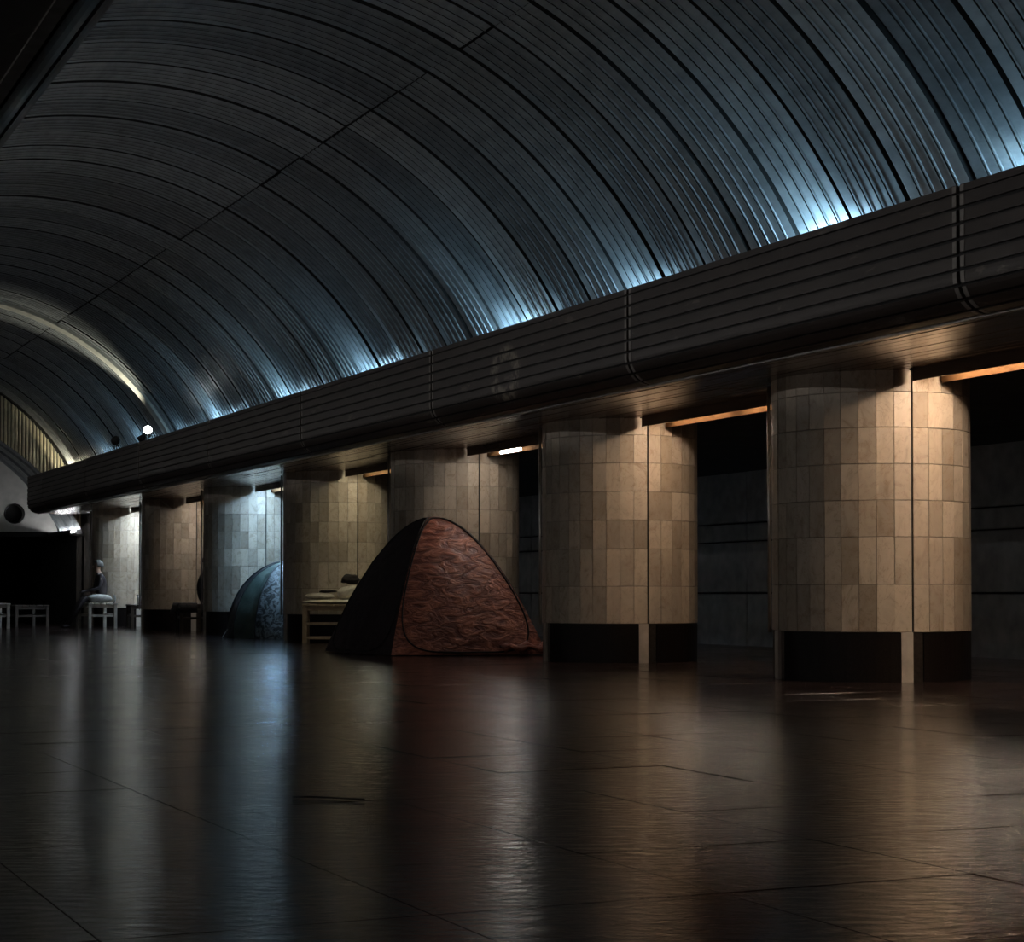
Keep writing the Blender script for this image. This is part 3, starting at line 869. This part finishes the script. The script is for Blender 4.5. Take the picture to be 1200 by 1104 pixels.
# ---- people
def skin_mat(name, cloth, neck_z, skin=(.42, .27, .20)):
    m, nt, b = new_mat(name)
    tc = N(nt, 'ShaderNodeTexCoord'); sp = N(nt, 'ShaderNodeSeparateXYZ')
    nt.links.new(tc.outputs['Object'], sp.inputs[0])
    st = N(nt, 'ShaderNodeMath', operation='GREATER_THAN'); st.inputs[1].default_value = neck_z
    nt.links.new(sp.outputs['Z'], st.inputs[0])
    n = noise_tex(nt, tc.outputs['Object'], 14, 3)
    cl = ramp(nt, n, [(.3, tuple(c * .7 for c in cloth)), (.7, tuple(c * 1.3 for c in cloth))])
    nt.links.new(mixc(nt, cl, skin, st.outputs[0]), b.inputs['Base Color'])
    b.inputs['Roughness'].default_value = .75
    return m
def seated_person(name, x, y, z, rz, cloth, label, hair, lean=.18, legs=.42):
    """sits with the hips at (x, y, z), facing local -X"""
    root = empty(name, (x, y, z), rz); tag(root, label, 'person')
    V, E_, Rr = [], [], []
    def add(p, r, par=None):
        V.append(p); Rr.append(r if isinstance(r, tuple) else (r, r))
        if par is not None: E_.append((par, len(V) - 1))
        return len(V) - 1
    pel = add((0, 0, .10), (.13, .15))
    wst = add((-.03 - lean * .3, 0, .30), (.135, .165), pel)
    cht = add((-.05 - lean * .7, 0, .48), (.145, .195), wst)
    nb = add((-.06 - lean, 0, .60), (.07, .09), cht)
    nk = add((-.08 - lean, 0, .66), (.058, .058), nb)
    jw = add((-.10 - lean, 0, .715), (.074, .066), nk)
    hd = add((-.095 - lean, 0, .80), (.105, .085), jw)
    add((-.085 - lean, 0, .87), (.075, .066), hd)
    for s in (-1, 1):
        sh_ = add((-.05 - lean * .9, s * .19, .555), (.062, .062), cht)
        el = add((-.10 - lean, s * .235, .30), (.045, .045), sh_)
        wr = add((-.32 - lean, s * .14, .24), (.030, .034), el)
        pm = add((-.38 - lean, s * .12, .23), (.016, .036), wr)
        for q, (dy, ln) in enumerate(((-.030, .066), (-.010, .08), (.010, .075), (.028, .058))):
            a = add((-.415 - lean, s * .12 + dy, .225), .0095, pm)
            b_ = add((-.415 - lean - ln * .55, s * .12 + dy, .212), .0085, a)
            add((-.415 - lean - ln * .8, s * .12 + dy, .185), .0075, b_)
        a = add((-.375 - lean, s * (.12 - .04), .222), .011, pm)
        add((-.405 - lean, s * (.12 - .06), .212), .0095, a)
        hp = add((-.03, s * .10, .08), (.095, .095), pel)
        kn = add((-.44, s * .13, .06), (.068, .068), hp)
        an = add((-.44 - legs * .5, s * .13, -z + .09), (.042, .042), kn)
        he = add((-.44 - legs * .5 + .02, s * .13, -z + .045), (.04, .04), an)
        add((-.44 - legs * .5 - .17, s * .14, -z + .035), (.032, .045), he)
    me = bpy.data.meshes.new('body'); me.from_pydata(V, E_, [])
    o = obj('body', me, skin_mat('person_' + name + '_%d' % int(y), cloth, .645), root)
    md = o.modifiers.new('skin', 'SKIN'); md.use_smooth_shade = True
    for i, sv in enumerate(me.skin_vertices[0].data):
        sv.radius = Rr[i]; sv.use_root = (i == 0)
    o.modifiers.new('sub', 'SUBSURF').levels = 1
    o.modifiers['sub'].render_levels = 2
    hx = -.09 - lean
    # face and hair
    MB().lathe([(.004, -.02), (.016, -.012), (.011, .012), (.004, .03)], 8, (hx - .105, 0, .775)).build('nose', o.data.materials[0], root, smooth=True)
    for s in (-1, 1):
        MB().lathe([(.002, -.010), (.010, -.004), (.010, .004), (.002, .010)], 8, (hx - .085, s * .032, .80)).build('eye', M['black_cloth'], root, smooth=True)
        MB().lathe([(.004, -.03), (.014, -.01), (.016, .012), (.004, .03)], 8, (hx + .005, s * .085, .785)).build('ear', o.data.materials[0], root, smooth=True)
    hv, hf = [], []
    nu, nv = 20, 9
    for j in range(nv + 1):
        for i in range(nu):
            a = 2 * math.pi * i / nu
            low = .62 if math.cos(a) < -.35 else 1.12
            t = low * math.pi / 2 * j / nv
            rr = math.sin(t)
            hv.append((hx + .012 + .108 * rr * math.cos(a), .092 * rr * math.sin(a), .80 + .122 * math.cos(t)))
    for j in range(nv):
        for i in range(nu): hf.append((j * nu + i, j * nu + (i + 1) % nu, (j + 1) * nu + (i + 1) % nu, (j + 1) * nu + i))
    h = obj('hair', mesh('hair', hv, hf, True), hair, root)
    sd = h.modifiers.new('thick', 'SOLIDIFY'); sd.thickness = .012
    return root
seated_person('person', 8.98, 41.72, .58, 0, (.030, .022, .024), 'person in dark clothes sitting on the pale bench, legs stretched left', M['dark_hair'], .02, .60)
seated_person('person', 9.74, 36.25, .60, math.pi - .15, (.012, .012, .013), 'person in black sitting on the draped dark bench, half behind a column', M['black_cloth'], .06, .1)

# ---- small things
lr = MB().tube([(9.29 - COLX, 37.84 - COLY[5], 2.69), (9.51 - COLX, 37.63 - COLY[5], 2.47)], .012, 6)
colroots = [o for o in COL.objects if o.name.startswith('marble_column')]
lr.build('loose_rod', M['strip'], sorted(colroots, key=lambda o: o.location.y)[5])
cd = MB().tube([(2.18, 6.79, .006), (2.24, 6.75, .007), (2.31, 6.69, .006), (2.36, 6.62, .006), (2.39, 6.58, .008)], .004, 6).build('cord', M['black_metal'], smooth=True)
tag(cd, 'short thin dark cord lying on the floor in the foreground', 'cord')
